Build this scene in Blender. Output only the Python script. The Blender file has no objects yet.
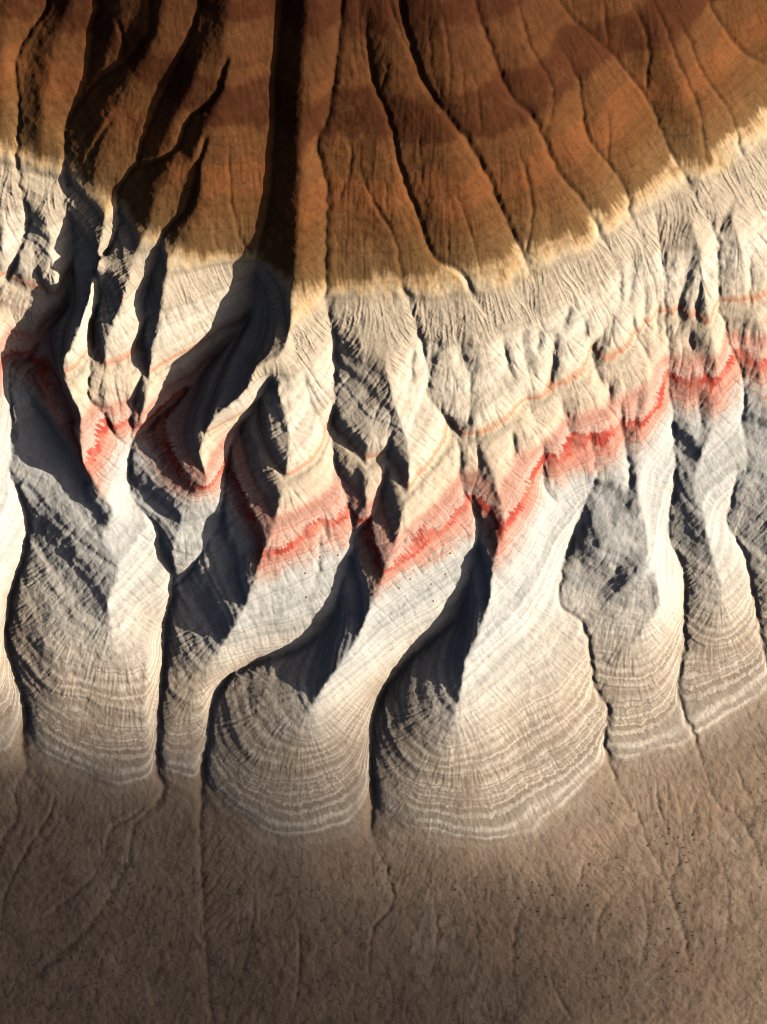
import bpy, math, time
import numpy as np

T0 = time.time()
RNG = np.random.default_rng(11)

# ------------------------------------------------------------------ units
# The survey of the hillside is kept in "survey units" (1 unit = 0.2 m).
S = 0.2
CAM_H = 2500.0            # drone height above the plain, survey units

# ------------------------------------------------------------------ camera, sky, sun, exposure
scn = bpy.context.scene
cam_d = bpy.data.cameras.new('camera')
cam_d.sensor_fit = 'VERTICAL'
cam_d.sensor_height = 24.0
cam_d.lens = 24.0 * CAM_H / 1024.0
cam_d.clip_start = 1.0
cam_d.clip_end = 8000.0
cam = bpy.data.objects.new('camera', cam_d)
scn.collection.objects.link(cam)
cam.location = (0, 0, CAM_H * S)
cam.rotation_euler = (0, 0, 0)
scn.camera = cam

SUN_EL = math.radians(29.0)
SUN_AZ = math.radians(93.0)      # clockwise from the top of the picture (+Y)
sun_d = bpy.data.lights.new('sun', 'SUN')
sun_d.energy = 5.0
sun_d.angle = math.radians(0.5)
sun_d.color = (1.0, 0.87, 0.70)
sun = bpy.data.objects.new('sun', sun_d)
scn.collection.objects.link(sun)
sun.rotation_euler = (math.pi / 2 - SUN_EL, 0, math.pi - SUN_AZ)
sun.location = (300, 0, 300)

world = bpy.data.worlds.new('World')
scn.world = world
world.use_nodes = True
wn = world.node_tree
wn.nodes.clear()
w_out = wn.nodes.new('ShaderNodeOutputWorld')
w_bg = wn.nodes.new('ShaderNodeBackground')
w_sky = wn.nodes.new('ShaderNodeTexSky')
w_sky.sky_type = 'NISHITA'
w_sky.sun_disc = False
w_sky.dust_density = 3.5
w_sky.ozone_density = 0.0
w_sky.air_density = 0.18
w_sky.sun_elevation = SUN_EL
w_sky.sun_rotation = SUN_AZ
w_bg.inputs['Strength'].default_value = 0.05
wn.links.new(w_sky.outputs['Color'], w_bg.inputs['Color'])
wn.links.new(w_bg.outputs['Background'], w_out.inputs['Surface'])

scn.view_settings.view_transform = 'Standard'
scn.view_settings.look = 'None'
scn.view_settings.exposure = 0.38
scn.view_settings.gamma = 1.0
scn.cycles.diffuse_bounces = 0
scn.cycles.filter_width = 0.9
scn.view_settings.use_curve_mapping = False

# ------------------------------------------------------------------ survey of the hillside
# (x, y) as read on the vertical aerial photograph, z = height in survey units.
def dip(x, z):
    """the beds rise gently towards the left: extra height above the layer height"""
    t = np.clip((z - 25) / 230.0, 0, 1); t = t * t * (3 - 2 * t)
    w = np.clip((360.0 - x) / 420.0, -0.3, 1.3)
    return 72.0 * t * np.where(w > 0, w * w * (1.8 - 0.8 * np.clip(w, 0, 1)), 0) 

def plan(x, y, z):
    """map sheet position + height -> ground-plan position (u right, v down)"""
    k = (CAM_H - z - dip(np.asarray(x, float), np.asarray(z, float))) / CAM_H
    return (np.asarray(x, float) - 383.5) * k, (np.asarray(y, float) - 512.0) * k

CONT = {  # mean contours of the slope
    225: [(-60,115),(0,145),(60,165),(110,200),(150,235),(200,265),(250,280),(330,296),(450,280),(520,255),(600,222),(680,175),(767,110),(830,70)],
    158: [(-60,260),(0,300),(60,345),(110,355),(200,400),(290,470),(340,470),(400,470),(460,440),(540,395),(600,355),(680,305),(767,262),(830,230)],
    125: [(-60,350),(0,400),(60,440),(100,460),(200,490),(270,545),(380,560),(500,530),(570,470),(640,420),(720,375),(767,350),(830,320)],
    78:  [(-60,560),(0,580),(110,600),(200,620),(300,670),(370,665),(450,670),(570,620),(680,570),(767,540),(830,520)],
    22:  [(-60,772),(0,788),(100,806),(200,832),(290,872),(440,872),(560,826),(640,776),(720,730),(767,702),(830,672)],
}
CB = CONT[225]
def yB(x):
    return np.interp(x, [p[0] for p in CB], [p[1] for p in CB])
BSL = 0.66
def zbrown(x, y):
    return 225 + BSL * (yB(x) - y)

# valleys: third number is a height; in VALB / RIDB (brown cap) it is an offset from the cap's mean slope
VALB = {
 'VE': [(48,-60,-4),(48,0,-5),(27,33,-6),(15,63,-7),(18,103,-7),(17,133,-7)],
 'VA': [(110,-60,-6),(98,0,-7),(93,27,-8),(88,67,-8),(80,97,-9),(65,127,-8),(65,160,-3)],
 'VA2': [(152,-40,-3),(150,0,-3),(147,33,-4),(123,63,-6),(97,80,-8),(78,104,-9)],
 'VC': [(215,-60,-7),(200,0,-8),(185,47,-9),(160,100,-11),(143,140,-11),(135,165,-10),(117,193,-8)],
 'VC2': [(227,60,-2),(213,97,-4),(190,117,-6),(177,147,-8),(152,163,-11),(137,166,-12)],
 'VD': [(205,140,-1),(197,167,-5),(187,207,-6),(163,233,-4)],
 'VB': [(287,-60,-12),(283,0,-14),(276,67,-15),(274,133,-15),(269,200,-16),(258,250,-18)],
 'V3': [(346,-60,-8),(341,0,-10),(339,33,-10),(328,113,-12),(316,143,-13),(326,187,-11),(325,256,-8),(326,290,-6)],
 'V7': [(540,-40,-8),(559,0,-10),(574,20,-10),(611,53,-11),(638,87,-12),(651,107,-12),(668,147,-10),(685,178,-6)],
}
RIDB = {
 'b1': [(85,-40,5),(75,0,5),(58,33,5),(50,63,5),(44,100,5),(42,133,4),(42,150,2)],
 'b1b':[(20,-30,8),(8,20,8),(2,70,8),(2,120,6)],
 'b2': [(124,-20,2),(120,0,2),(112,33,1),(103,67,-2),(96,78,-5)],
 'b3': [(168,-40,4),(161,0,4),(157,33,4),(141,62,3),(119,92,3),(103,128,4),(96,155,3),(94,180,2)],
 'b4': [(235,-50,4),(228,0,5),(224,40,5),(226,80,4),(214,108,4),(202,132,5),(197,158,6),(200,185,6),(190,215,5),(174,242,3)],
 'b4b': [(205,55,3),(186,95,3),(172,125,0),(158,152,-5)],
 'b5': [(172,163,2),(156,195,4),(149,222,2)],
 'b6': [(312,-50,4),(307,0,4),(304,60,4),(301,133,5),(300,200,6),(296,255,8),(294,285,5)],
 'b7': [(440,-40,6),(445,60,6),(460,150,6),(470,230,4)],
 'b8': [(520,60,5),(560,160,5),(580,215,3)],
 'b9': [(660,40,6),(690,110,4),(715,140,2)],
}
VAL = {
 'VE': [(15,157,219),(20,190,204),(27,215,189),(20,245,172),(10,270,160),(-5,295,148),(-25,330,135)],
 'VA': [(65,167,219),(66,211,197),(70,224,187),(72,249,170),(69,280,152),(67,305,143),(46,326,134),(40,338,131),(27,357,127),(9,363,122),(9,412,110),(11,453,100),(9,474,94),(19,495,87),(26,525,78),(21,560,67),(12,585,58),(6,618,48),(5,640,42),(13,672,34),(25,712,26),(22,745,20),(27,768,16),(15,791,13),(17,818,11),(2,840,9),(-20,880,6)],
 'VC': [(119,220,211),(110,245,197),(100,257,189),(96,272,179),(98,297,168),(90,324,158),(90,347,157),(89,372,151),(87,397,145),(94,406,140),(106,418,132),(115,437,124),(129,447,116)],
 'VD': [(156,258,208),(147,285,189),(143,300,179),(144,324,166),(140,343,158),(144,353,158),(139,382,148),(133,403,140),(130,418,131),(131,444,116)],
 'VB': [(253,280,184),(247,319,157),(210,359,138),(187,389,131),(160,413,125),(137,436,119),(130,446,115),(128,470,107),(130,493,100),(143,512,95),(157,529,90),(160,549,84),(170,565,76),(172,592,67),(165,625,57),(163,662,47),(158,712,35),(157,768,23),(162,795,19),(133,828,15),(127,861,12),(100,911,8),(67,948,5),(30,978,3)],
 'V2b': [(269,381,178),(253,410,150),(240,425,141),(230,447,133),(226,470,125),(224,485,120),(222,507,112),(221,519,107),(209,540,98),(192,567,83),(176,584,71),(172,592,67)],
 'V3': [(326,300,214),(334,349,188),(334,396,170),(331,429,156),(336,469,143),(348,503,132),(353,537,119),(349,564,106),(340,585,94),(333,614,81),(303,645,66),(256,661,54),(230,675,47),(213,699,40),(207,739,30),(203,768,24),(200,830,15),(203,905,9),(210,1010,2)],
 'V3b':[(392,432,170),(386,455,158),(384,480,146),(376,510,134),(362,527,124),(353,537,119)],
 'V4': [(404,289,219),(419,336,194),(428,370,181),(428,396,173),(441,412,165),(457,440,154),(460,470,143),(463,490,134),(475,512,124),(478,540,112),(473,562,102),(464,592,85),(453,619,72),(423,645,60),(396,672,49),(379,699,41),(371,730,33),(371,768,27),(372,800,22),(371,830,19),(378,850,15),(390,880,11)],
 'V5': [(588,436,131),(592,458,122),(596,475,114),(590,492,102),(580,512,93),(573,535,85),(562,570,78),(560,605,71),(581,622,66),(591,659,54),(594,686,45),(608,709,37),(604,739,29),(611,768,22),(624,798,16),(639,818,12),(648,845,8),(668,881,5)],
 'V5b': [(636,634,64),(618,650,58),(600,663,52)],

 'V6': [(655,215,206),(660,245,192),(663,273,178),(665,309,159),(666,330,149),(669,350,140),(667,372,130),(668,390,123),(672,410,114),(674,445,102),(675,467,95),(674,489,88),(668,515,81),(670,540,74),(683,572,64),(684,612,53),(684,645,43),(678,685,33),(684,715,27),(693,732,23),(703,765,17),(718,805,12),(741,821,10),(764,865,5)],
 'V7': [(701,204,209),(717,239,188),(718,263,176),(719,306,156),(724,320,149),(728,340,139),(735,356,132),(742,375,123),(744,395,114),(742,420,108),(745,440,103),(747,467,95),(736,477,91),(730,507,81),(727,522,77),(744,555,67),(751,585,57),(757,612,46),(762,640,37),(768,665,30),(785,700,20)],
 'g1': [(15,372,121),(40,415,107),(60,445,103),(78,470,103),(88,482,107)],
 'g2': [(46,352,131),(62,392,121),(74,420,121)],
 'w1': [(223,511,114),(240,530,112),(256,550,114)],
 'V5d': [(628,550,95),(615,572,86),(602,588,78),(592,604,72),(583,620,66)],

}
RID = {
 'RG': [(-20,300,165),(-25,400,145),(-20,480,115),(-15,560,90),(-15,620,72),(-10,700,40),(0,755,29)],
 'RG0':[(0,180,205),(5,215,192),(2,250,178)],
 'RE0': [(42,165,218),(45,190,206),(47,225,193),(52,255,179),(55,285,163),(46,305,151),(30,335,138),(20,352,130)],
 'RA': [(104,205,226),(104,225,216),(99,249,207),(94,270,199),(89,300,189),(75,340,173),(62,365,161),(70,393,151),(79,415,143),(82,450,134),(83,465,130),(91,477,121),(104,497,114),(114,513,110),(101,534,104),(112,552,98),(118,575,92),(107,607,84),(115,650,66),(128,710,44),(140,765,31)],
 'RA2':[(38,372,129),(47,402,123),(62,427,122),(78,450,126)],
 'RE': [(145,235,224),(134,255,213),(129,280,203),(122,300,194),(112,328,177),(105,348,164),(105,375,154),(106,400,145),(113,425,132)],
 'RD': [(168,258,226),(163,290,209),(158,320,187),(153,345,173),(150,365,162),(147,395,150),(141,420,137)],
 'RH': [(291,295,226),(290,330,216),(283,352,210),(268,362,207),(256,367,204),(248,388,194),(232,403,183),(219,413,174),(208,427,165),(203,442,156),(200,456,149),(206,475,141),(205,486,132),(195,491,125),(183,506,114),(178,530,103),(172,555,91),(174,575,78)],
 'RB': [(292,335,206),(297,360,197),(292,376,193),(278,390,190),(286,419,181),(289,453,170),(284,480,158),(278,508,147),(273,530,138),(262,553,127),(252,588,114),(237,621,98),(215,655,71),(195,690,52),(185,740,34),(182,770,28)],
 'RJ': [(360,340,203),(366,365,192),(370,390,185),(368,408,178),(370,430,170),(368,445,164),(364,475,151),(366,500,143),(366,516,135)],
 'RI': [(385,360,198),(393,400,187),(402,425,180),(408,450,173),(409,485,159),(403,515,149),(395,545,138),(384,571,127),(377,595,118),(364,622,110),(356,641,106),(338,668,96),(316,699,80),(300,740,58),(290,790,36),(287,830,28)],
 'RK': [(470,380,181),(476,425,165),(488,460,150),(498,490,141),(505,517,134),(498,547,124),(492,575,115),(489,600,109),(478,635,101),(466,660,93),(461,692,83),(455,714,75),(447,760,52),(442,800,34),(440,830,28)],
 'RK2': [(540,480,124),(540,520,112),(536,560,101),(528,610,88),(520,660,72),(515,720,53),(510,770,40)],
 'RM': [(632,320,166),(640,345,154),(647,365,149),(649,385,143),(646,405,137),(641,423,129),(640,450,119),(637,478,112),(641,500,108),(646,525,105),(648,550,101),(641,570,95),(624,588,86),(607,602,77)],
 'RM2': [(655,575,92),(660,602,82),(645,630,70),(620,657,60),(628,700,40),(638,735,30)],
 'RN': [(693,225,207),(703,265,190),(708,310,165),(715,345,149),(717,366,141),(711,383,132),(709,400,125),(712,430,115),(701,457,109),(694,487,99),(702,510,92),(707,535,86),(714,560,79),(724,595,68),(727,632,54),(718,652,45),(726,680,29),(735,700,28)],
 'RO': [(733,215,204),(744,260,183),(752,300,163),(758,325,151),(758,345,140),(762,380,125),(775,430,110),(790,480,98),(775,530,85),(776,570,72),(790,620,50)],
 'RP': [(622,508,106),(617,527,103),(603,543,97),(588,560,87)],
 'f1': [(252,700,60),(243,735,48),(238,775,36)],
 'f2': [(342,700,62),(349,735,48),(348,780,36)],
 'f3': [(408,700,62),(401,740,49),(399,790,35)],
 'f4': [(560,680,60),(574,720,45),(570,765,34)],
 'f5': [(45,640,60),(50,690,46),(60,740,33)],
 'f6': [(146,650,66),(145,700,49),(146,745,35)],
 'f7': [(181,720,41),(182,745,33)],
 'f8': [(657,650,58),(657,700,39)],

}
# narrow gullies: (depth, half width, points)
GUL = [
 (7,7,[(366,10),(366,33),(373,80),(389,120),(399,167),(416,213),(433,256),(460,273),(476,303),(486,316)]),
 (4,5,[(359,167),(373,200),(393,233),(400,262),(404,289)]),
 (9,9,[(395,-30),(399,0),(406,30),(423,80),(449,117),(469,143),(489,180),(509,227),(524,256),(530,275)]),
 (4,5,[(389,0),(400,27),(413,60),(424,84)]),
 (7,7,[(470,-30),(476,0),(486,33),(511,93),(531,113),(544,137),(561,173),(584,200),(598,227),(609,247),(618,262)]),
 (5,5,[(518,0),(531,47),(551,80),(553,107),(546,137)]),
 (6,6,[(558,43),(578,80),(586,133),(608,163),(626,193),(628,213),(639,237)]),
 (5,6,[(631,0),(648,40),(646,92)]),
 (5,5,[(654,3),(666,30),(678,63),(698,107),(703,140),(708,167)]),
 (5,5,[(674,13),(691,43),(701,70),(724,103),(734,123),(741,150),(748,163)]),
 (6,6,[(700,-20),(708,0),(721,23),(741,50),(770,66)]),
 (4,5,[(603,0),(608,47)]), (4,4,[(608,110),(611,160)]),
 (5,5,[(519,153),(531,203),(524,256)]),
 (2.5,3,[(429,0),(433,67),(443,97),(453,113)]), (2.5,3,[(438,0),(448,50),(449,97)]),
 (2.5,3,[(463,70),(464,117)]), (2.5,3,[(474,67),(480,110),(478,138)]), (2,3,[(360,0),(359,33),(366,67)]),
 (2.5,3,[(386,60),(382,90)]), (3,3,[(456,190),(468,225),(476,253)]), (2.5,3,[(384,180),(389,220)]),
 (3,4,[(346,130),(350,165),(337,200)]), (2.5,3,[(420,130),(422,185)]), (3,3,[(447,230),(448,256)]),
 (4,4,[(230,140),(229,180),(237,227),(252,258)]), (3,3,[(213,220),(217,256)]),
 (5,5,[(118,20),(123,45),(117,65)]), (5,6,[(110,120),(98,140),(90,160)]),
 (3.5,4,[(457,338),(468,371),(471,396),(469,423)]), (3,4,[(522,331),(524,354),(530,379)]),
 (8,6,[(553,330),(553,358),(547,388)]), (3.5,4,[(570,304),(562,331)]), (3,4,[(528,394),(530,408),(537,425)]),
 (4,4,[(562,400),(564,410),(572,433),(585,436)]), (4,4,[(477,427),(479,470)]),
 (4,5,[(621,268),(620,302)]), (3,4,[(632,252),(632,282),(628,305)]),
 (9,10,[(612,318),(600,335),(592,346),(595,365),(603,386)]), (4,4,[(634,311),(634,328),(642,344),(650,365)]),
 (3,4,[(644,282),(645,344)]), (5,6,[(693,250),(686,280),(680,300),(679,332)]),
 (5,6,[(733,200),(723,218),(717,233)]), (4,4,[(749,261),(751,306)]), (4,4,[(413,350),(411,380)]),
 (3,4,[(302,370),(308,395),(318,420),(328,432)]), (6,6,[(543,443),(544,483),(553,501)]),
 (5,6,[(620,395),(622,430),(628,470),(626,490)]), (4,5,[(321,505),(318,560),(312,590),(303,602)]),
 (3,4,[(45,225),(52,250),(62,275)]), (3,4,[(34,240),(36,270),(44,295)]), (4,5,[(322,520),(326,540)]),
 (3,4,[(700,395),(702,430)]),
 (4,4,[(503,335),(506,360),(512,380)]), (4,4,[(540,330),(538,350)]), (4,4,[(585,318),(583,345)]), (4,4,[(658,300),(657,335)]), (4,4,[(700,280),(697,320)]), (4,4,[(512,430),(515,455)]), (4,4,[(608,380),(612,405)]), (4,4,[(690,330),(692,350)]),
 # channels on the plain
 (1.2,3,[(108,850),(90,880),(60,905),(30,930)]), (1.2,3,[(208,880),(200,930),(205,990)]), (1.1,3,[(255,880),(250,940),(235,1000)]), (1.2,3,[(430,885),(436,930),(428,985)]), (1.2,3,[(735,760),(745,790),(762,812)]), (1.1,3,[(585,835),(580,875),(566,915)]), (1.1,3,[(640,880),(648,925),(640,975)]), (1.1,3,[(720,850),(728,900),(722,960)]), (1.1,3,[(470,890),(478,950),(470,1005)]),
 (2.5,4,[(163,790),(135,815),(112,830),(104,862)]), (2,3,[(60,780),(52,808),(30,845),(5,895),(0,950)]),
 (2,3,[(372,850),(388,875),(391,905),(372,930),(366,985)]), (2,3,[(298,915),(300,965),(296,1010)]),
 (2,4,[(675,830),(678,860),(670,890),(684,935),(690,985)]), (2,4,[(624,880),(600,915),(596,950)]),
 (2,4,[(530,890),(515,930),(512,985)]), (2,3,[(548,970),(560,1000),(575,1024)]), (1.5,3,[(655,770),(660,810),(675,838)]),
]

# ------------------------------------------------------------------ raster helpers
U0, U1, V0, V1 = -600.0, 600.0, -720.0, 680.0

def spline(pts, n=10):
    P = np.array(pts, float)
    if len(P) < 3:
        t = np.linspace(0, 1, 30)[:, None]
        return P[0] * (1 - t) + P[-1] * t
    Q = np.vstack([2 * P[0] - P[1], P, 2 * P[-1] - P[-2]])
    out = []
    for i in range(1, len(Q) - 2):
        p0, p1, p2, p3 = Q[i - 1:i + 3]
        m = max(4, int(np.hypot(*(p2 - p1)[:2]) * 1.3))
        t = np.linspace(0, 1, m, endpoint=False)[:, None]
        c = 0.5 * ((2 * p1) + (-p0 + p2) * t + (2 * p0 - 5 * p1 + 4 * p2 - p3) * t ** 2 + (-p0 + 3 * p1 - 3 * p2 + p3) * t ** 3)
        if P.shape[1] > 2:
            c[:, 2] = (p1[2] * (1 - t) + p2[2] * t)[:, 0]
        out.append(c)
    out.append(P[-1:])
    return np.vstack(out)

def gauss(a, s):
    r = max(1, int(3 * s))
    k = np.exp(-0.5 * (np.arange(-r, r + 1) / s) ** 2); k /= k.sum()
    p = np.pad(a, r, mode='edge')
    o = np.zeros((p.shape[0], a.shape[1]))
    for i, w in enumerate(k): o += w * p[:, i:i + a.shape[1]]
    q = np.zeros(a.shape)
    for i, w in enumerate(k): q += w * o[i:i + a.shape[0], :]
    return q

def band_noise(shape, lam, width=0.5, rng=RNG):
    n = rng.standard_normal(shape)
    fy = np.fft.fftfreq(shape[0])[:, None]; fx = np.fft.rfftfreq(shape[1])[None, :]
    f = np.hypot(fx, fy) + 1e-9
    g = np.exp(-0.5 * (np.log(f * lam) / width) ** 2)
    r = np.fft.irfft2(np.fft.rfft2(n) * g, s=shape)
    return r / r.std()

def fractal(shape, lam_max, lam_min=3.0, beta=1.0, rng=RNG):
    n = rng.standard_normal(shape)
    fy = np.fft.fftfreq(shape[0])[:, None]; fx = np.fft.rfftfreq(shape[1])[None, :]
    f = np.hypot(fx, fy) + 1e-9
    g = np.where((f > 1 / lam_max) & (f < 1 / lam_min), f ** -(1 + beta), 0)
    r = np.fft.irfft2(np.fft.rfft2(n) * g, s=shape)
    return r / r.std()

def sample(a, u, v, u0, v0, d):
    x = np.clip((u - u0) / d, 0, a.shape[1] - 1.001); y = np.clip((v - v0) / d, 0, a.shape[0] - 1.001)
    i = x.astype(int); j = y.astype(int); fx = x - i; fy = y - j
    return (a[j, i] * (1 - fx) + a[j, i + 1] * fx) * (1 - fy) + (a[j + 1, i] * (1 - fx) + a[j + 1, i + 1] * fx) * fy

def sstep(a, b, x):
    t = np.clip((x - a) / (b - a), 0, 1); return t * t * (3 - 2 * t)

# ------------------------------------------------------------------ mean slope of the escarpment
lv = []
for z in (6, 14, 22, 78, 125, 158, 225):
    src = CONT.get(z) or [(x, y + {14: 55, 6: 150}[z]) for x, y in CONT[22]]
    src = spline(src)
    xs = np.array([p[0] for p in src], float); ys = np.array([p[1] for p in src], float)
    u, v = plan(xs, ys, z); lv.append((z, u, v))
for z in (300, 420, 505):
    xs = np.linspace(-60, 830, 40); ys = yB(xs) - (z - 225) / BSL
    u, v = plan(xs, ys, z); lv.append((z, u, v))
def base_at(u, v):
    u = np.asarray(u, float); v = np.asarray(v, float)
    zs = [-6.0, 0.0]; vs = [np.full(u.shape, 900.0), np.full(u.shape, 540.0)]
    for z, cu, cv in lv:
        zs.append(float(z)); vs.append(np.interp(u, cu, cv))
    zs += [525.0, 530.0]; vs += [vs[-1] - 120, vs[-1] - 400]
    out = np.full(u.shape, -6.0)
    for k in range(len(zs) - 1):
        va, vb = vs[k], vs[k + 1]
        t = (va - v) / np.maximum(va - vb, 1e-3)
        m = t > 0
        out = np.where(m, zs[k] + np.clip(t, 0, 1) * (zs[k + 1] - zs[k]), out)
    return out

def lines_uvz():
    L = []
    for d, brown in ((VALB, 1), (RIDB, 1), (VAL, 0), (RID, 0)):
        for k, p in d.items():
            q = [(x, y, (zbrown(x, y) + o) if brown else o) for x, y, o in p]
            if brown and d is VALB and k in VAL: q.append(VAL[k][0])
            s = spline(q)
            u, v = plan(s[:, 0], s[:, 1], s[:, 2])
            L.append((k, d is VALB or d is VAL, u, v, s[:, 2]))
    return L
LINES = lines_uvz()

# screened Laplace interpolation of the survey lines on top of the mean slope
cu = np.concatenate([l[2] for l in LINES]); cv = np.concatenate([l[3] for l in LINES]); cz = np.concatenate([l[4] for l in LINES])
cr = cz - base_at(cu, cv)
cr = cr * np.where((cz > 226) | (cz < 110), 1.0, 1 - 0.2 * sstep(70, 190, cu))
r = None
for d, it in ((16, 160), (8, 140), (4, 120), (2, 90)):
    nx = int((U1 - U0) / d) + 1; ny = int((V1 - V0) / d) + 1
    i = np.rint((cu - U0) / d).astype(int); j = np.rint((cv - V0) / d).astype(int)
    ok = (i >= 0) & (i < nx) & (j >= 0) & (j < ny)
    idx = j[ok] * nx + i[ok]
    w = np.bincount(idx, minlength=nx * ny).reshape(ny, nx)
    sm = np.bincount(idx, weights=cr[ok], minlength=nx * ny).reshape(ny, nx)
    fix = w > 0
    val = np.where(fix, sm / np.maximum(w, 1), 0)
    if r is None: r = np.zeros((ny, nx))
    else:
        uu, vv = np.meshgrid(U0 + d * np.arange(nx), V0 + d * np.arange(ny))
        r = sample(r, uu, vv, U0, V0, dp)
    dp = d
    kk = 4 + (d / 90.0) ** 2
    for _ in range(it):
        p = np.pad(r, 1, mode='edge')
        r = (p[:-2, 1:-1] + p[2:, 1:-1] + p[1:-1, :-2] + p[1:-1, 2:]) / kk
        r[fix] = val[fix]
RES, RD = r, 2.0
print('solve', round(time.time() - T0, 1))

# ------------------------------------------------------------------ fine relief
D = 0.8
FU0, FU1, FV0, FV1 = -420.0, 420.0, -548.0, 548.0
nx = int((FU1 - FU0) / D) + 1; ny = int((FV1 - FV0) / D) + 1
UU, VV = np.meshgrid(FU0 + D * np.arange(nx), FV0 + D * np.arange(ny))
def soft_base(u, v): return base_at(u, v)
Zs = base_at(UU, VV) + sample(RES, UU, VV, U0, V0, RD)
SH = Zs.shape
Zs = gauss(Zs, 1.3)
brown = sstep(205, 240, Zs)
plainm = 1 - sstep(10, 26, Zs)
Zb = gauss(Zs, 8.5)
Z = Zs * (1 - brown) + (0.22 * Zs + 0.78 * Zb) * brown
Z = Z * (1 - plainm) + gauss(Z, 3.0) * plainm

def carve(u, v, depth, hw, prof=1.0):
    """V-notch of given depth and half width along a sampled line"""
    R = int(hw / D) + 2
    cut = {}
    acc = np.zeros(SH)
    du = np.arange(-R, R + 1)
    for k in range(len(u)):
        dd = depth[k]
        x = (u[k] - FU0) / D; y = (v[k] - FV0) / D
        i = int(round(x)); j = int(round(y))
        i0, i1 = max(i - R, 0), min(i + R + 1, SH[1]); j0, j1 = max(j - R, 0), min(j + R + 1, SH[0])
        if i1 <= i0 or j1 <= j0: continue
        r2 = np.hypot(np.arange(i0, i1)[None, :] - x, np.arange(j0, j1)[:, None] - y) * D
        c = dd * np.clip(1 - r2 / hw, 0, 1) ** prof
        np.maximum(acc[j0:j1, i0:i1], c, out=acc[j0:j1, i0:i1])
    return acc
vd = np.zeros(SH)
for k, isv, u, v, z in LINES:
    if isv and k in ('VA', 'VB', 'V3', 'V4', 'V5', 'V6', 'V7', 'V2b'): vd = np.maximum(vd, carve(u, v, np.ones(len(u)), 30.0))
vd = (1 - vd) * 30.0
clear = sstep(3, 22, vd)
toe = (1 - sstep(22, 40, Z)) * np.maximum(clear, 1 - sstep(14, 24, Z))
Z = Z * (1 - toe) + gauss(Z, 24.0 / D) * toe
fz0 = sstep(16, 24, Z) * (1 - sstep(58, 84, Z)); fz = fz0 * clear
Z = Z * (1 - fz) + (0.15 * Z + 0.85 * gauss(Z, 13.0 / D)) * fz
Z = Z + (gauss(Z, 2.5) - Z) * fz0
def zlook(u, v): return sample(Z, u, v, FU0, FV0, D)
notch = np.zeros(SH); fold = np.zeros(SH); fold2 = np.zeros(SH)
PITS = [(7,8,[(640,392),(637,405),(634,420)]),(6,6,[(667,362),(670,385)]),(6,7,[(700,352),(704,366),(708,380)]),(5,6,[(738,335),(741,350)]),
 (5,6,[(752,330),(755,348)]),(5,5,[(590,425),(592,445),(595,460)]),(6,5,[(543,440),(544,468)]),(4,5,[(565,438),(572,447)]),(6,7,[(607,325),(600,342)]),
 (6,5,[(553,335),(552,360),(548,384)]),(5,7,[(490,500),(492,520)]),(4,5,[(470,488),(474,505)]),(5,6,[(690,262),(684,275)]),(5,7,[(357,458),(358,480)]),
 (5,6,[(432,345),(427,375)]),(4,5,[(457,350),(462,372)]),(4,5,[(470,395),(470,412)]),(5,5,[(322,520),(325,535)]),(6,7,[(586,498),(580,530)]),
 (4,5,[(632,252),(630,285)]),(4,4,[(621,271),(620,298)]),(4,5,[(733,202),(722,225)]),(4,5,[(648,505),(645,522)]),(5,5,[(655,545),(640,548)])]
for dep, hw, pts in PITS:
    dep *= 0.5; hw *= 1.3
    s = spline(pts); u, v = plan(s[:, 0], s[:, 1], 0)
    for _ in range(3): u, v = plan(s[:, 0], s[:, 1], zlook(u, v))
    t = np.linspace(0, 1, len(u))
    notch = np.maximum(notch, carve(u, v, dep * (0.35 + 0.65 * np.sin(np.pi * np.clip(t, 0.05, 0.8))), hw, 1.0))
for dep, hw, pts in GUL:
    s = spline(pts)
    u, v = plan(s[:, 0], s[:, 1], 0)
    for _ in range(3):
        u, v = plan(s[:, 0], s[:, 1], zlook(u, v))
    if s[:, 1].mean() < 260 and dep >= 6: fold = np.maximum(fold, carve(u[::3], v[::3], np.full(len(u[::3]), 4.5), 24.0, 1.6))
    if 260 < s[:, 1].mean() < 480: fold2 = np.maximum(fold2, carve(u[::2], v[::2], 3.6 * np.sin(np.pi * np.linspace(0.12, 0.9, len(u[::2]))), 14.0, 1.15))
    t = np.linspace(0, 1, len(u))
    jit = np.convolve(np.cumsum(RNG.standard_normal(len(u))) * 0.45, np.ones(5) / 5, 'same')
    jit -= np.convolve(np.pad(jit, 12, mode='edge'), np.ones(25) / 25, 'valid')
    jit -= np.linspace(jit[0], jit[-1], len(u))
    if s[:, 1].mean() < 260: dep *= 0.5; hw = 2.0 + 0.32 * hw
    if s[:, 1].mean() > 760: dep *= 0.75 * np.sin(np.pi * np.linspace(0.03, 0.97, len(u)))
    elif s[:, 1].mean() > 260: dep *= 0.5; hw = 1.5 + 0.6 * hw
    dp_ = dep * np.minimum(1, np.minimum(t * 5 + 0.15, (1 - t) * 6 + 0.3))
    dp_ = dp_ * (0.85 + 0.15 * np.sin(np.arange(len(u)) * 0.11 + hw * 7))
    notch = np.maximum(notch, carve(u + jit, v, dp_, hw, 1.2))
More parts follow.
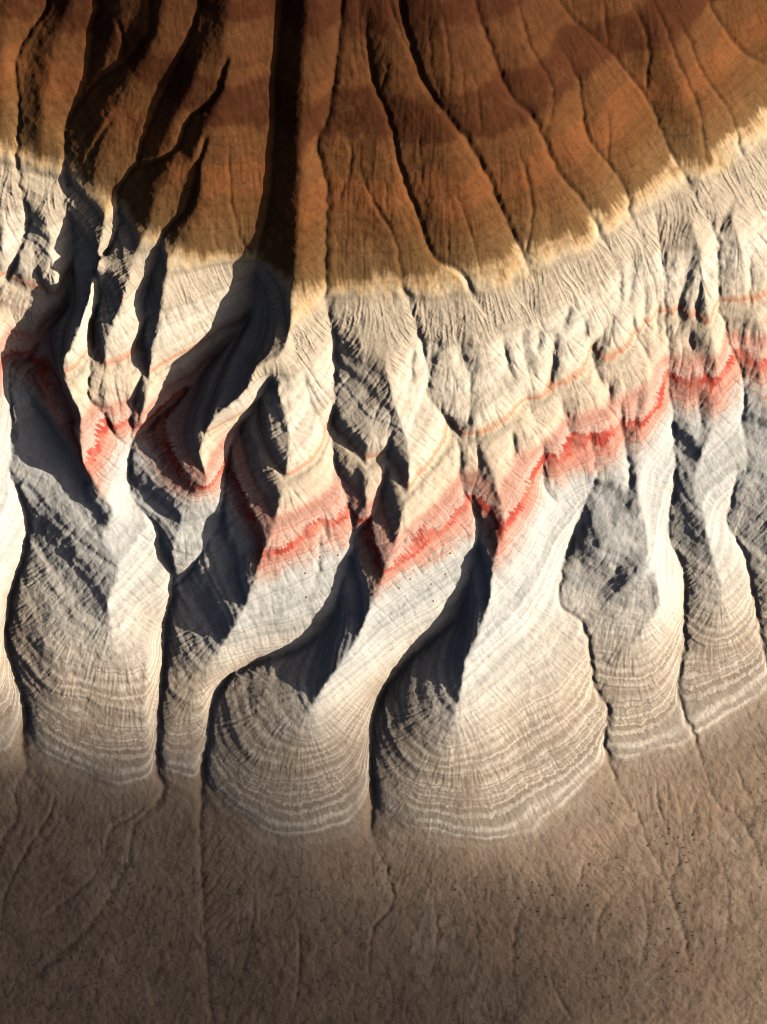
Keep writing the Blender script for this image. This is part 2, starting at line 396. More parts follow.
for k, isv, u, v, z in LINES:
    if not isv: continue
    if k in ('g1', 'g2', 'w1', 'w2', 'V5b', 'V5d'): continue
    fanv = sstep(18, 30, z) * (1 - sstep(60, 85, z))
    dp_ = np.where(z > 225, 3.2, np.where(z < 18, 1.3, 2.6)) + 2.6 * fanv
    if k in ('V5', 'V6', 'V7'): dp_ = dp_ * 0.62
    jv = np.convolve(np.cumsum(RNG.standard_normal(len(u))) * 0.5, np.ones(5) / 5, 'same')
    jv -= np.convolve(np.pad(jv, 12, mode='edge'), np.ones(25) / 25, 'valid')
    u = u + jv
    notch = np.maximum(notch, carve(u, v, dp_, 4.5 + 2.6 * (k in ('VA', 'VB', 'V3', 'V4')), 1.7))
n1, n2 = band_noise(SH, 14, 0.5), band_noise(SH, 14, 0.5)
notch = gauss(notch, 0.9)
Z = Z - np.maximum(notch, 0) - gauss(fold, 3) * brown - gauss(fold2, 1.5) * (1 - brown)
print('carve', round(time.time() - T0, 1))

# large and medium unevenness
mid = (1 - brown) * sstep(12, 40, Zs)
Z += fractal(SH, 90, 6, 0.9) * ((0.42 + 0.10 * sstep(100, 125, Z)) * mid * (1 - 0.5 * fz) + 0.5 * brown + 0.30 * plainm)
lower = mid * (1 - sstep(60, 110, Z))

# layered rock: alternate hard and soft beds -> small ledges
zz = np.arange(-40, 700, 0.25)
rg = np.random.default_rng(5)
def smooth1(n, s):
    k = np.exp(-0.5 * (np.arange(-int(4 * s), int(4 * s) + 1) / s) ** 2); k /= k.sum()
    a = np.convolve(rg.standard_normal(n), k, 'same'); return a / a.std()
hard = np.exp(0.30 * smooth1(len(zz), 3) + 0.2 * smooth1(len(zz), 9))
for z0, wd, amp in ((128, 3.5, 1.0), (136, 3.5, -1.0), (145, 4, 0.6), (158, 1.2, 0.5), (188, 3.5, 0.9), (196, 4, -0.6), (118, 3.5, -1.2), (108, 4, 1.0), (97, 4, -1.2), (87, 4, 1.0), (76, 4, -1.1)):
    hard *= np.exp(amp * 0.6 * np.exp(-0.5 * ((zz - z0) / wd) ** 2))
hard = np.where(zz > 222, 1 + (hard - 1) * 0.12, hard); hard = np.where(zz < 16, 1.0, hard)
cum = np.cumsum(hard) * 0.25
loc = np.convolve(np.pad(cum, 60, mode='reflect', reflect_type='odd'), np.ones(121) / 121, 'valid')
off = cum - loc
warp = fractal(SH, 260, 30, 1.0) * 1.2
Z += np.interp(Z + warp, zz, off) * (1.0 - 0.5 * sstep(60, 160, UU) * sstep(105, 120, Z)) * (1 - brown)

def grad(a):
    gy, gx = np.gradient(a, D); return gx, gy

def lic(noise, field, steps):
    gx, gy = grad(field)
    m = np.hypot(gx, gy) + 1e-6
    vx = (-gx / m).astype(np.float32).ravel(); vy = (-gy / m).astype(np.float32).ravel()
    nz = noise.astype(np.float32).ravel()
    acc = nz.copy(); wsum = 1.0
    J, I = np.mgrid[0:SH[0], 0:SH[1]]
    for sg in (1, -1):
        x = I.astype(np.float32).ravel().copy(); y = J.astype(np.float32).ravel().copy()
        for k in range(steps):
            id_ = np.rint(y).astype(np.int32) * SH[1] + np.rint(x).astype(np.int32)
            x += sg * vx[id_]; y += sg * vy[id_]
            np.clip(x, 0, SH[1] - 1, out=x); np.clip(y, 0, SH[0] - 1, out=y)
            id_ = np.rint(y).astype(np.int32) * SH[1] + np.rint(x).astype(np.int32)
            wgt = 0.5 + 0.5 * math.cos(math.pi * (k + 1) / (steps + 1))
            acc += wgt * nz[id_]
            if sg == 1: wsum += 2 * wgt
    acc = acc.reshape(SH)
    return acc / acc.std()

def slope_of(a):
    gx, gy = grad(a); return np.hypot(gx, gy)

Zf = gauss(Z, 2.5)
L1 = lic(band_noise(SH, 4.6 / D, 0.35), Zf, 36)
L2 = lic(band_noise(SH, 13.0 / D, 0.35), gauss(Z, 5), 55)
L3 = lic(band_noise(SH, 34.0, 0.4), gauss(Z, 6), 50)
L0 = lic(band_noise(SH, 3.2 / D, 0.3), Zf, 14)
print('lic', round(time.time() - T0, 1))
sl = slope_of(gauss(Z, 3))
rill1 = -np.exp(-(L1 / 0.55) ** 2) + 0.35 * np.tanh(L1)
rill2 = -np.exp(-(L2 / 0.40) ** 2)
rill3 = -np.exp(-(L3 / 0.28) ** 2) + 0.5 * np.tanh(np.abs(L3))
belt = sstep(150, 166, Z) * (1 - sstep(190, 199, Z))
apron = sstep(186, 196, Z) * (1 - sstep(208, 218, Z))
white = sstep(120, 150, Z) * (1 - sstep(182, 192, Z))
fan = sstep(17, 36, Z) * (1 - sstep(60, 85, Z))
grey = sstep(60, 85, Z) * (1 - sstep(112, 124, Z))
patch = 0.6 + 0.4 * np.tanh(band_noise(SH, 70, 0.5) * 1.2)
a1 = (0.80 * apron + 0.07 * white + 0.17 * fan + 0.02 * grey + 0.0 * brown + 0.10 * plainm + 0.05) * sstep(14, 34, Z) + 0.08
a2 = 0.25 * apron + 0.40 * white * patch + 0.26 * fan * patch + 0.04 * grey + 0.03 * brown + 0.2 * plainm
slw = np.clip(sl / 0.35, 0.25, 1.3)
a3 = 0.45 * plainm + 0.6 * belt * patch + 0.45 * patch * sstep(110, 124, Z) * (1 - sstep(150, 166, Z)) + 0.2 * grey
a0 = 0.012 * mid + 0.01
Z += (a1 * rill1 * patch + a2 * rill2 + a3 * rill3 + a0 * np.tanh(L0)) * slw

# running water: D8 drainage, carved three times
def drainage(a, steps):
    n = SH[0] * SH[1]
    p = np.pad(a, 1, mode='edge')
    best = np.zeros(SH); rec = np.arange(n).reshape(SH)
    base = np.arange(n).reshape(SH)
    for dj in (-1, 0, 1):
        for di in (-1, 0, 1):
            if di == 0 and dj == 0: continue
            dz = (a - p[1 + dj:1 + dj + SH[0], 1 + di:1 + di + SH[1]]) / (math.hypot(di, dj))
            dz = dz * (1 + 0.15 * RNG.random(SH))
            tgt = np.clip(np.arange(SH[0])[:, None] + dj, 0, SH[0] - 1) * SH[1] + np.clip(np.arange(SH[1])[None, :] + di, 0, SH[1] - 1)
            m = dz > best
            best = np.where(m, dz, best); rec = np.where(m, tgt, rec)
    rec = rec.ravel()
    pos = np.arange(n); acc = np.ones(n)
    for k in range(steps):
        nxt = rec[pos]
        alive = nxt != pos
        pos = nxt[alive]
        if len(pos) == 0: break
        acc += np.bincount(pos, minlength=n)
    return acc.reshape(SH)
for k in range(3):
    A = drainage(Z + 0.02 * RNG.standard_normal(SH), 140)
    q = np.log2(1 + A)
    ero = np.clip(q - 3.0, 0, 5) * (0.015 * mid + 0.035 * brown + 0.05 * plainm) * np.clip(slope_of(gauss(Z, 2)) / 0.3, 0.2, 1.2)
    Z = Z - gauss(ero, 0.8)
    Z = Z + (gauss(Z, 1.0) - Z) * 0.25
wash = np.clip((gauss(np.log2(1 + A), 0.8) - 2.0) / 6.0, 0, 1)
Z += 0.04 * RNG.standard_normal(SH) + 0.12 * fractal(SH, 20, 2, 0.8) * (1 + 0.2 * plainm)
print('erode', round(time.time() - T0, 1))

streak = np.tanh(0.7 * L1) ; streak2 = np.tanh(0.7 * L2)
blotch = fractal(SH, 120, 4, 0.7)
strat = Z + warp * 0.6 + 0.0 * Z

# ------------------------------------------------------------------ material (colour follows the rock layers)
def new_mat():
    m = bpy.data.materials.new('layered_clay'); m.use_nodes = True
    nt = m.node_tree; nt.nodes.clear(); N = nt.nodes.new; Lk = nt.links.new
    out = N('ShaderNodeOutputMaterial'); bs = N('ShaderNodeBsdfPrincipled')
    bs.inputs['Roughness'].default_value = 0.95
    bs.inputs['Specular IOR Level'].default_value = 0.08
    Lk(bs.outputs[0], out.inputs['Surface'])
    def attr(n):
        a = N('ShaderNodeAttribute'); a.attribute_name = n; return a.outputs['Fac']
    def math_(op, a, b=None, clamp=False):
        n = N('ShaderNodeMath'); n.operation = op; n.use_clamp = clamp
        for i, x in enumerate((a, b)):
            if x is None: continue
            if isinstance(x, (int, float)): n.inputs[i].default_value = x
            else: Lk(x, n.inputs[i])
        return n.outputs[0]
    def mix(f, a, b, bt='MIX'):
        n = N('ShaderNodeMix'); n.data_type = 'RGBA'; n.blend_type = bt
        for s, x in ((n.inputs[0], f), (n.inputs[6], a), (n.inputs[7], b)):
            if isinstance(x, (int, float)): s.default_value = x
            elif isinstance(x, tuple): s.default_value = (*x, 1)
            else: Lk(x, s)
        return n.outputs[2]
    def maprange(x, a, b, c=0.0, d=1.0, smooth=True):
        n = N('ShaderNodeMapRange'); n.interpolation_type = 'SMOOTHSTEP' if smooth else 'LINEAR'
        Lk(x, n.inputs[0])
        for i, k in enumerate((a, b, c, d)): n.inputs[i + 1].default_value = k
        return n.outputs[0]
    st, rl, r2, bl, ws = attr('strata'), attr('rill'), attr('gully'), attr('blotch'), attr('wash')
    # streaky boundaries
    zst = math_('ADD', st, math_('MULTIPLY', rl, 0.45))
    zst = math_('ADD', zst, math_('MULTIPLY', bl, maprange(st, 190, 225, 0.35, 2.6)))
    feather = math_('MULTIPLY', maprange(st, 205, 222), maprange(st, 235, 262, 1, 0))
    zst = math_('ADD', zst, math_('MULTIPLY', feather, math_('ADD', math_('MULTIPLY', rl, 1.4), math_('MULTIPLY', r2, 1.8))))
    zst = math_('ADD', zst, math_('MULTIPLY', math_('MULTIPLY', maprange(st, 108, 116), maprange(st, 135, 145, 1, 0)), math_('ADD', math_('MULTIPLY', rl, 0.8), math_('MULTIPLY', bl, 0.9))))
    ramp = N('ShaderNodeValToRGB'); cr_ = ramp.color_ramp
    ZR = 520.0
    stops = [
     (0, (.240,.180,.134)), (16, (.275,.210,.158)), (23, (.31,.25,.195)), (27, (.44,.385,.325)), (30, (.44,.385,.325)), (33, (.40,.325,.255)),
     (52, (.50,.42,.335)), (70, (.67,.64,.585)), (95, (.61,.63,.635)), (115, (.63,.635,.62)), (119, (.68,.55,.47)),
     (120.3, (.68,.42,.345)), (125.5, (.68,.33,.26)), (127, (.65,.22,.165)), (130.7, (.63,.20,.15)), (131.3, (.74,.55,.47)), 
     (138, (.70,.38,.30)), (141.5, (.74,.58,.46)), (155.3, (.74,.645,.51)), (156.2, (.70,.36,.23)), (158, (.70,.37,.24)), (159.2, (.74,.645,.52)), (176, (.76,.70,.60)), (189, (.73,.66,.55)),
     (195, (.585,.51,.41)), (212, (.565,.48,.37)), (218, (.70,.56,.37)), (223, (.64,.44,.24)), (230, (.180,.104,.045)), (262, (.152,.068,.025)), (345, (.122,.049,.018)), (420, (.085,.034,.014)),  # upper cap stops: darker beds, plus dimming toward the top edge put into colour
    ]
    while len(cr_.elements) < len(stops): cr_.elements.new(0.5)
    for e, (z, c) in zip(cr_.elements, stops):
        e.position = z / ZR
    for e, (z, c) in zip(sorted(cr_.elements, key=lambda k: k.position), stops):
        e.color = (*[k * (0.84 if 26 < z < 226 else 1.0) for k in c], 1)
    Lk(math_('DIVIDE', zst, ZR), ramp.inputs[0])
    col = ramp.outputs[0]
    # thin beds
    def beds(scale, detail):
        n = N('ShaderNodeTexNoise'); n.noise_dimensions = '1D'
        n.inputs['Scale'].default_value = 1.0; n.inputs['Detail'].default_value = detail
        Lk(math_('MULTIPLY', math_('ADD', st, math_('MULTIPLY', rl, 0.10)), scale), n.inputs['W']); return n.outputs[0]
    b1 = beds(0.54, 4.0); b2 = beds(0.20, 3.0); b3 = beds(0.7, 2.0)
    fanm = math_('MULTIPLY', maprange(st, 20, 26), maprange(st, 78, 108, 1, 0))
    pale = math_('MULTIPLY', math_('MULTIPLY', maprange(b1, 0.42, 0.60), fanm), maprange(bl, -1.8, 0.6, 0.35, 1.0))
    col = mix(math_('MULTIPLY', pale, 0.66), col, (.70, .65, .575))
    gb = math_('MULTIPLY', maprange(b2, 0.50, 0.60), math_('MULTIPLY', maprange(st, 68, 78), maprange(st, 110, 116, 1, 0)))
    col = mix(math_('MULTIPLY', gb, 0.8), col, (.43, .435, .42))
    dk = math_('MULTIPLY', maprange(b2, 0.48, 0.66), maprange(st, 110, 120))
    col = mix(math_('MULTIPLY', dk, 0.30), col, mix(1.0, col, (.62, .55, .50), 'MULTIPLY'))
    redz = math_('MULTIPLY', maprange(st, 114, 119), maprange(st, 131, 143, 1, 0))
    col = mix(math_('MULTIPLY', math_('MULTIPLY', maprange(b3, 0.47, 0.65), redz), 0.6), col, (.56, .17, .125))
    gq = N('ShaderNodeNewGeometry'); nq = N('ShaderNodeTexNoise'); nq.inputs['Scale'].default_value = 0.22; nq.inputs['Detail'].default_value = 5.0
    Lk(gq.outputs['Position'], nq.inputs['Vector'])
    deep = math_('MULTIPLY', math_('MULTIPLY', maprange(zst, 126, 127.5), maprange(zst, 130.5, 132.5, 1, 0)), maprange(nq.outputs[0], 0.46, 0.56))
    col = mix(math_('MULTIPLY', deep, 0.85), col, (.42, .062, .045))
    # dark beds of the brown cap
    def band(z0, w):
        return math_('MULTIPLY', maprange(zst, z0 - w, z0 - w * 0.6), maprange(zst, z0 + w * 0.6, z0 + w, 1, 0))
    capb = math_('ADD', band(334, 20), band(402, 14), clamp=True)
    col = mix(math_('MULTIPLY', capb, 0.8), col, (.062, .019, .008))
    col = mix(math_('MULTIPLY', band(283, 14), 0.35), col, (.25, .085, .03))
    # washed silt: tan-grey lines down the rills, brown mud in lower gullies
    low = maprange(st, 30, 75, 1, 0)
    col = mix(math_('MULTIPLY', math_('MULTIPLY', ws, low), 0.35), col, (.20, .145, .105))
    # dust lying on flatter ground of the white beds
    geo = N('ShaderNodeNewGeometry'); sp = N('ShaderNodeSeparateXYZ'); Lk(geo.outputs['Normal'], sp.inputs[0])
    # grain
    tc = N('ShaderNodeTexCoord')
    def noise3(scale, detail, rough=0.6):
        n = N('ShaderNodeTexNoise'); n.inputs['Scale'].default_value = scale; n.inputs['Detail'].default_value = detail
        n.inputs['Roughness'].default_value = rough
        Lk(geo.outputs['Position'], n.inputs['Vector']); return n.outputs[0]
    g1 = noise3(1.6, 6.0, 0.7); g2 = noise3(0.12, 5.0, 0.6)
    v1 = maprange(g1, 0.25, 0.75, 0.88, 1.12, False); v2 = maprange(g2, 0.3, 0.7, 0.88, 1.12, False)
    sc = N('ShaderNodeVectorMath'); sc.operation = 'SCALE'; Lk(col, sc.inputs[0]); Lk(math_('MULTIPLY', v1, v2), sc.inputs['Scale'])
    col = sc.outputs[0]
    capm = maprange(st, 226, 240)
    col = mix(math_('MULTIPLY', capm, maprange(noise3(0.9, 6, 0.75), 0.50, 0.66, 0.0, 0.5)), col, (.075, .034, .015))
    col = mix(math_('MULTIPLY', capm, maprange(noise3(0.22, 6, 0.7), 0.54, 0.70, 0.0, 0.22)), col, (.22, .11, .047))
    # plain: rusty and pale patches
    pm = maprange(math_('ADD', st, math_('MULTIPLY', bl, 2.0)), 10, 26, 1, 0)
    col = mix(math_('MULTIPLY', pm, maprange(noise3(0.06, 6, 0.65), 0.48, 0.66)), col, (.285, .205, .150))
    col = mix(math_('MULTIPLY', math_('MULTIPLY', pm, maprange(noise3(0.045, 7, 0.7), 0.52, 0.68)), 0.6), col, (.37, .305, .245))
    col = mix(math_('MULTIPLY', pm, maprange(r2, 0.1, 0.9, 0.0, 0.22)), col, (.150, .108, .080))
    col = mix(math_('MULTIPLY', pm, maprange(noise3(0.35, 6, 0.7), 0.50, 0.64, 0.0, 0.6)), col, (.150, .108, .078))
    spk = maprange(noise3(1.1, 3, 0.6), 0.60, 0.68)
    col = mix(math_('MULTIPLY', math_('MULTIPLY', pm, spk), math_('MULTIPLY', maprange(noise3(0.07, 3, 0.5), 0.42, 0.6), 0.75)), col, (.060, .046, .036))
    Lk(col, bs.inputs['Base Color'])
    bp = N('ShaderNodeBump'); bp.inputs['Strength'].default_value = 0.5; bp.inputs['Distance'].default_value = 0.15
    Lk(noise3(3.0, 6.0, 0.75), bp.inputs['Height']); Lk(bp.outputs[0], bs.inputs['Normal'])
    return m
MAT = new_mat()

# ------------------------------------------------------------------ tensor grid: fine inside, coarse outside
def axis(f0, f1, far, d0=D):
    a = list(np.arange(f0, f1 + 0.5 * D, D))
    step = D; x = f1
    while x < far: step *= 1.22; x += step; a.append(x)
    step = D; x = f0; pre = []
    while x > -far: step *= 1.22; x -= step; pre.append(x)
    return np.array(pre[::-1] + a)
us = axis(FU0, FU1, 6000); vs = axis(FV0, FV1, 6000)
GU, GV = np.meshgrid(us, vs)
fade = np.clip(1 - np.maximum(np.maximum((np.abs(GU) - 480) / 110, (-GV - 600) / 110), (GV - 580) / 90), 0, 1)
GZ = base_at(GU, GV) + sample(RES, GU, GV, U0, V0, RD) * fade
i0 = int(np.searchsorted(us, FU0 - 0.01)); j0 = int(np.searchsorted(vs, FV0 - 0.01))
def full(a, fill=0.0):
    o = np.full(GU.shape, fill); o[j0:j0 + SH[0], i0:i0 + SH[1]] = a; return o
edge = np.minimum(np.minimum(UU - FU0, FU1 - UU), np.minimum(VV - FV0, FV1 - VV)) / 12.0
ew = np.clip(edge, 0, 1)
GZ[j0:j0 + SH[0], i0:i0 + SH[1]] = Z * ew + (base_at(UU, VV) + sample(RES, UU, VV, U0, V0, RD)) * (1 - ew)
ST = GZ + full(warp * 0.6)
GZ = GZ + dip(383.5 + GU * CAM_H / (CAM_H - GZ), GZ)
ATT = {'strata': ST, 'rill': full(streak), 'gully': full(streak2), 'blotch': full(blotch), 'wash': full(wash)}
gy, gx = np.gradient(GZ, vs, us)
NRM = np.stack([-gx, gy, np.ones_like(gx)], -1); NRM /= np.linalg.norm(NRM, axis=-1, keepdims=True)
POS = np.stack([GU * S, -GV * S, GZ * S], -1)

def build(name, facemask):
    fj, fi = np.nonzero(facemask)
    W = GU.shape[1]
    a = fj * W + fi
    quads = np.stack([a, a + W, a + W + 1, a + 1], -1)
    ids, inv = np.unique(quads.ravel(), return_inverse=True)
    me = bpy.data.meshes.new(name)
    me.vertices.add(len(ids)); me.vertices.foreach_set('co', POS.reshape(-1, 3)[ids].astype(np.float32).ravel())
    nq = len(quads)
    me.loops.add(nq * 4); me.loops.foreach_set('vertex_index', inv.astype(np.int32).ravel())
    me.polygons.add(nq); me.polygons.foreach_set('loop_start', (np.arange(nq) * 4).astype(np.int32))
    me.polygons.foreach_set('loop_total', np.full(nq, 4, np.int32))
    me.update(calc_edges=True)
    me.polygons.foreach_set('use_smooth', np.ones(nq, bool))
    for k, arr in ATT.items():
        at = me.attributes.new(k, 'FLOAT', 'POINT'); at.data.foreach_set('value', arr.ravel()[ids].astype(np.float32))
    me.normals_split_custom_set_from_vertices(NRM.reshape(-1, 3)[ids].astype(np.float32))
    me.materials.append(MAT)
    ob = bpy.data.objects.new(name, me); scn.collection.objects.link(ob)
    return ob

# split the hillside into its ridges, slopes and fans along the valleys
HILL = bpy.data.objects.new('hill', None); scn.collection.objects.link(HILL)
HILL['kind'] = 'structure'; HILL['label'] = 'layered badland hill with brown cap, pale belt, red bed and clay fans'
CS = ST.copy(); CS[j0:j0 + SH[0], i0:i0 + SH[1]] = gauss(ST[j0:j0 + SH[0], i0:i0 + SH[1]], 2.5)
FC = 0.25 * (CS[:-1, :-1] + CS[1:, :-1] + CS[:-1, 1:] + CS[1:, 1:])
FU = 0.5 * (us[:-1] + us[1:]); FV = 0.5 * (vs[:-1] + vs[1:])
def side_index(names):
    """number of the given valleys that lie left of every face"""
    idx = np.zeros(FC.shape, int)
    for n in names:
        parts = [l for l in LINES if l[0] == n and l[1]]
        u = np.concatenate([p[2] for p in parts]); v = np.concatenate([p[3] for p in parts])
        o = np.argsort(v)
        vl = np.interp(FV, v[o], u[o])
        idx += (FU[None, :] > vl[:, None])
    return idx
def pieces(name, mask, names, labels):
    idx = side_index(names)
    for k, lab in enumerate(labels):
        m = mask & (idx == k)
        if not m.any(): continue
        o = build(name, m); o.parent = HILL; o['label'] = lab
pl = build('plain', FC < 19.0); pl['kind'] = 'structure'; pl['label'] = 'flat brown silt plain at the foot of the clay fans'
pieces('brown_ridge', FC >= 226, ['VE', 'VA', 'VC', 'VB', 'V3', 'V7'], [
    'brown ridge cut by the left picture edge', 'narrow brown ridge second from the left edge', 'brown ridge with a side gully, third from the left',
    'broad lit brown ridge left of the deepest black gully', 'slender brown ridge right of the deepest black gully',
    'widest smooth brown slope with many thin rills', 'brown slope in the top right corner'])
pieces('pale_slope', (FC >= 131.5) & (FC < 226), ['VA', 'VC', 'VB', 'V3', 'V4', 'V6', 'V7'], [
    'pale ribbed slope at the left edge below the brown cap', 'thin pale rib in deep shade at the left', 'cream slope between two shaded gullies, pink line across it',
    'pale slope right of the big diagonal shadow', 'grey white slope with dark facets below the slender brown ridge',
    'longest cream slope with pink lines, right of centre', 'cream slope with pits near the right', 'pale slope at the right edge'])
pieces('red_band', (FC >= 114.5) & (FC < 131.5), ['VA', 'VB', 'V2b', 'V3', 'V4', 'V5', 'V6', 'V7'], [
    'red bed at the left edge', 'red bed on the leftmost full spur', 'short dark red bed in the shade of the left hollow', 'salmon red bed on the spur below the second shaded hollow',
    'salmon red bed on the central spur', 'long red bed rising to the right of the central spur', 'red bed with dark notches', 'red bed on the narrow spur near the right edge', 'red bed at the right edge'])
pieces('clay_fan', (FC >= 19.0) & (FC < 114.5), ['VA', 'VB', 'V3', 'V4', 'V5', 'V6', 'V7'], [
    'tan clay flank cut by the left edge', 'grey clay fan at the lower left', 'narrow clay tongue squeezed between two gullies', 'rounded striped clay fan left of centre with shaded hollow',
    'largest striped clay fan, right of centre', 'clay fan with a curved pale hollow', 'narrow clay fan near the right edge', 'clay fan at the right edge'])
print('mesh', round(time.time() - T0, 1))

# ------------------------------------------------------------------ unseen cloud added toward the sun, shaped to darken the lower left plain
def shade_cloud(name, target, radii, alt, depth):
    sd = np.array([math.sin(SUN_AZ) * math.cos(SUN_EL), math.cos(SUN_AZ) * math.cos(SUN_EL), math.sin(SUN_EL)])
    c = np.array(target) + sd * (alt / sd[2])
    nu, nv = 96, 32
    rg2 = np.random.default_rng(3)
    verts = []; faces = []
    ph = rg2.random(12) * 6.28
    for j in range(nv + 1):
        th = math.pi * j / nv
        for i in range(nu):
            a = 2 * math.pi * i / nu
            lob = 1 + 0.10 * math.sin(3 * a + ph[0]) + 0.07 * math.sin(5 * a + ph[1]) + 0.05 * math.sin(9 * a + ph[2])
            x = math.sin(th) * math.cos(a) * lob; y = math.sin(th) * math.sin(a) * lob; z = math.cos(th)
            bump = 1 + 0.18 * math.sin(7 * x + ph[3]) * math.sin(8 * y + ph[4]) + 0.10 * math.sin(15 * x + ph[5]) * math.sin(13 * y + ph[6])
            z = z ** 3 * bump * (1.0 if z > 0 else 0.5)
            verts.append((x * radii[0], y * radii[1], z * radii[2]))
    for j in range(nv):
        for i in range(nu):
            a = j * nu + i; b = j * nu + (i + 1) % nu
            faces.append((a, a + nu, b + nu, b))
    me = bpy.data.meshes.new(name); me.from_pydata(verts, [], faces); me.update()
    m = bpy.data.materials.new('shade_vapour'); m.use_nodes = True
    nt = m.node_tree; nt.nodes.clear()
    o = nt.nodes.new('ShaderNodeOutputMaterial'); v = nt.nodes.new('ShaderNodeVolumePrincipled')
    v.inputs['Color'].default_value = (0.95, 0.95, 0.95, 1); v.inputs['Density'].default_value = depth
    nt.links.new(v.outputs[0], o.inputs['Volume'])
    me.materials.append(m)
    ob = bpy.data.objects.new(name, me); ob.location = c.tolist(); scn.collection.objects.link(ob)
    ob['kind'] = 'stuff'; ob['label'] = 'unseen vapour lens added sunward to shade the lower left plain'; ob['category'] = 'shade_cloud'
    return ob
def ground(x, y, z=0.0):
    u, v = plan(x, y, z); return (float(u) * S, float(-v) * S, z * S)
shade_cloud('shade_cloud', ground(-70, 1075), (150, 90, 34), 600.0, 0.052)

# ------------------------------------------------------------------ scrub and stones lying on the ground
def on_ground(x, y):
    z = 5.0
    for _ in range(4):
        u, v = plan(x, y, z)
        i = np.clip(np.searchsorted(us, u), 0, len(us) - 1); j = np.clip(np.searchsorted(vs, v), 0, len(vs) - 1)
        z = GZ[j, i] - (dip(x, GZ[j, i]) if np.ndim(x) == 0 else dip(np.asarray(x, float), GZ[j, i]))
    return u * S, -v * S, GZ[j, i] * S

def flat_mat(name, c1, c2, scale):
    m = bpy.data.materials.new(name); m.use_nodes = True
    nt = m.node_tree; b = nt.nodes['Principled BSDF']; b.inputs['Roughness'].default_value = 0.9
    b.inputs['Specular IOR Level'].default_value = 0.1
    n = nt.nodes.new('ShaderNodeTexNoise'); n.inputs['Scale'].default_value = scale; n.inputs['Detail'].default_value = 4
    r_ = nt.nodes.new('ShaderNodeValToRGB'); r_.color_ramp.elements[0].color = (*c1, 1); r_.color_ramp.elements[1].color = (*c2, 1)
    r_.color_ramp.elements[0].position = 0.35; r_.color_ramp.elements[1].position = 0.65
    g = nt.nodes.new('ShaderNodeNewGeometry')
    nt.links.new(g.outputs['Position'], n.inputs['Vector']); nt.links.new(n.outputs[0], r_.inputs[0]); nt.links.new(r_.outputs[0], b.inputs['Base Color'])
    return m
M_SHRUB = flat_mat('dry_scrub', (.10, .085, .058), (.17, .14, .10), 6.0)
M_STONE = flat_mat('red_stone', (.16, .05, .035), (.30, .11, .08), 5.0)

def tuft(rng, n=14, r=0.22, h=0.15):
    """one low desert shrub: a spray of small tapering leaves round a woody centre"""
    V = []; F = []
    for k in range(n):
        a = rng.random() * 6.283; e = rng.random() ** 0.7
        d = np.array([math.cos(a) * e, math.sin(a) * e, 0]); tip = d * r + np.array([0, 0, h * (1.05 - 0.75 * e)])
        root = d * r * 0.2 + np.array([0, 0, -0.06]); w = np.array([-math.sin(a), math.cos(a), 0]) * r * 0.30
        midp = 0.5 * (root + tip) + np.array([0, 0, 0.05])
        b = len(V); V += [root, midp - w, midp + w, tip]; F += [(b, b + 1, b + 2), (b + 1, b + 3, b + 2)]
    return V, F
rs = np.random.default_rng(21)
SPOT = [(664,826,12,9,'in the densest clump beside the forked right channel'),(690,842,9,9,'right of the forked right channel'),(672,878,9,10,'along the winding channel below the forked one'),
        (686,918,10,11,'beside the lower winding channel at right'),(652,960,10,14,'low on the plain left of the winding right channel'),(612,870,9,12,'between the two right channels'),
        (598,905,9,10,'along the short slanting channel'),(560,900,10,20,'on bare ground left of the short slanting channel'),(524,900,10,16,'below the largest striped fan'),
        (618,800,7,12,'just below the foot of the curved clay fan'),(388,880,7,10,'at the mouth of the middle gully'),(300,890,12,22,'below the rounded fan left of centre'),
        (480,905,9,28,'below the middle of the largest fan'),(700,960,9,28,'near the lower right corner'),(545,965,9,26,'near the bottom edge, right of centre')]
pts = []
for (x, y, n, sp, lab) in SPOT:
    for _ in range(n):
        p = (x + rs.normal() * sp, y + rs.normal() * sp * 1.3)
        if 5 < p[0] < 762 and 800 < p[1] < 1019: pts.append((*p, 'tiny dry shrub ' + lab))
shapes = []
for k in range(6):
    V, F = tuft(rs)
    me = bpy.data.meshes.new('shrub'); me.from_pydata([tuple(v) for v in V], [], F); me.update(); me.materials.append(M_SHRUB); shapes.append(me)
for k, (x, y, lab) in enumerate(pts):
    o = bpy.data.objects.new('shrub', shapes[k % 6]); scn.collection.objects.link(o)
    X, Y, Zg = on_ground(np.float64(x), np.float64(y)); o.location = (float(X), float(Y), float(Zg))
    sc_ = 0.75 + 0.8 * rs.random() ** 2; o.scale = (sc_, sc_, sc_); o.rotation_euler = (0, 0, rs.random() * 6.28)
    o['label'] = lab; o['category'] = 'shrub'; o['group'] = 'dry shrubs dotted over the plain'
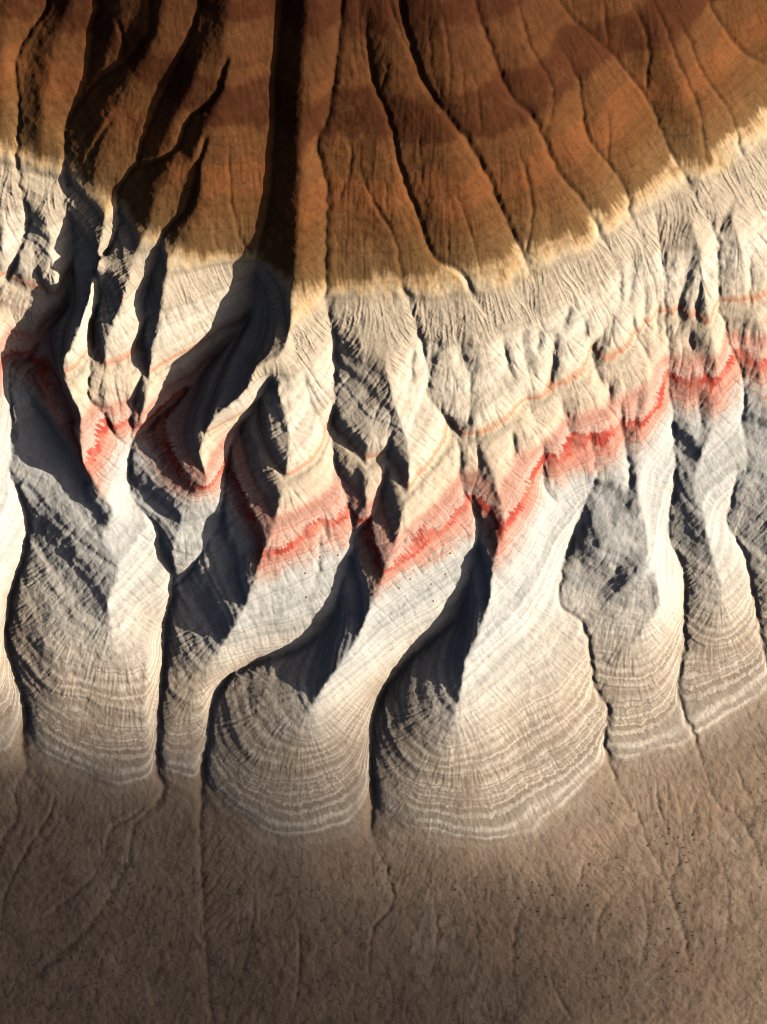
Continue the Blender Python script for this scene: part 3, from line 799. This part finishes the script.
# thin dry ground cover that nobody could count
AV = []; AF = []
cx = rs.random(5200) * 767; cy = 800 + rs.random(5200) * 224
dens = sample(blotch, *(lambda a: (a[0], a[1]))(plan(cx, cy, 4)), FU0, FV0, D)
keep = (rs.random(5200) < 0.30 + 0.45 * np.tanh(dens)) & (rs.random(5200) < sstep(790, 880, cy))
GX, GYY, GZZ = on_ground(cx[keep], cy[keep])
for X, Y, Zg in zip(GX, GYY, GZZ):
    V, F = tuft(rs, 6, 0.10 + 0.10 * rs.random(), 0.12)
    b = len(AV); AV += [tuple(v + np.array([X, Y, Zg])) for v in V]; AF += [tuple(q + b for q in f) for f in F]
me = bpy.data.meshes.new('scrub'); me.from_pydata(AV, [], AF); me.update(); me.materials.append(M_SHRUB)
o = bpy.data.objects.new('scrub', me); scn.collection.objects.link(o); o['kind'] = 'stuff'; o['label'] = 'sparse dry ground cover speckling the brown plain'; o['category'] = 'scrub'

def stone_mesh(rng):
    import bmesh
    bm = bmesh.new(); bmesh.ops.create_icosphere(bm, subdivisions=1, radius=1.0)
    for v in bm.verts: v.co *= 0.7 + 0.5 * rng.random()
    for v in bm.verts: v.co.z *= 0.6
    me = bpy.data.meshes.new('stone'); bm.to_mesh(me); bm.free(); me.materials.append(M_STONE); return me
SM = [stone_mesh(rs) for _ in range(4)]
STN = [(410,579),(418,590),(427,574),(431,584),(441,561),(433,601),(422,566),(445,574),(399,588),(450,553),(405,596),(437,607),(413,570),(306,597),(289,560),(320,557),(338,555),(305,573)]
for k, (x, y) in enumerate(STN):
    o = bpy.data.objects.new('stone', SM[k % 4]); scn.collection.objects.link(o)
    X, Y, Zg = on_ground(np.float64(x), np.float64(y)); r0 = 0.14 + 0.12 * rs.random(); o.location = (float(X), float(Y), float(Zg) + 0.2 * r0)
    o.scale = (r0, r0 * (0.7 + 0.5 * rs.random()), r0); o.rotation_euler = (0, 0, rs.random() * 6.28)
    o['label'] = ('small dark red stone on pale clay below the central red bed' if x > 360 else 'small dark red stone on grey clay below the red bed left of centre'); o['category'] = 'stone'; o['group'] = 'red stones below the red band'
print('done', round(time.time() - T0, 1))
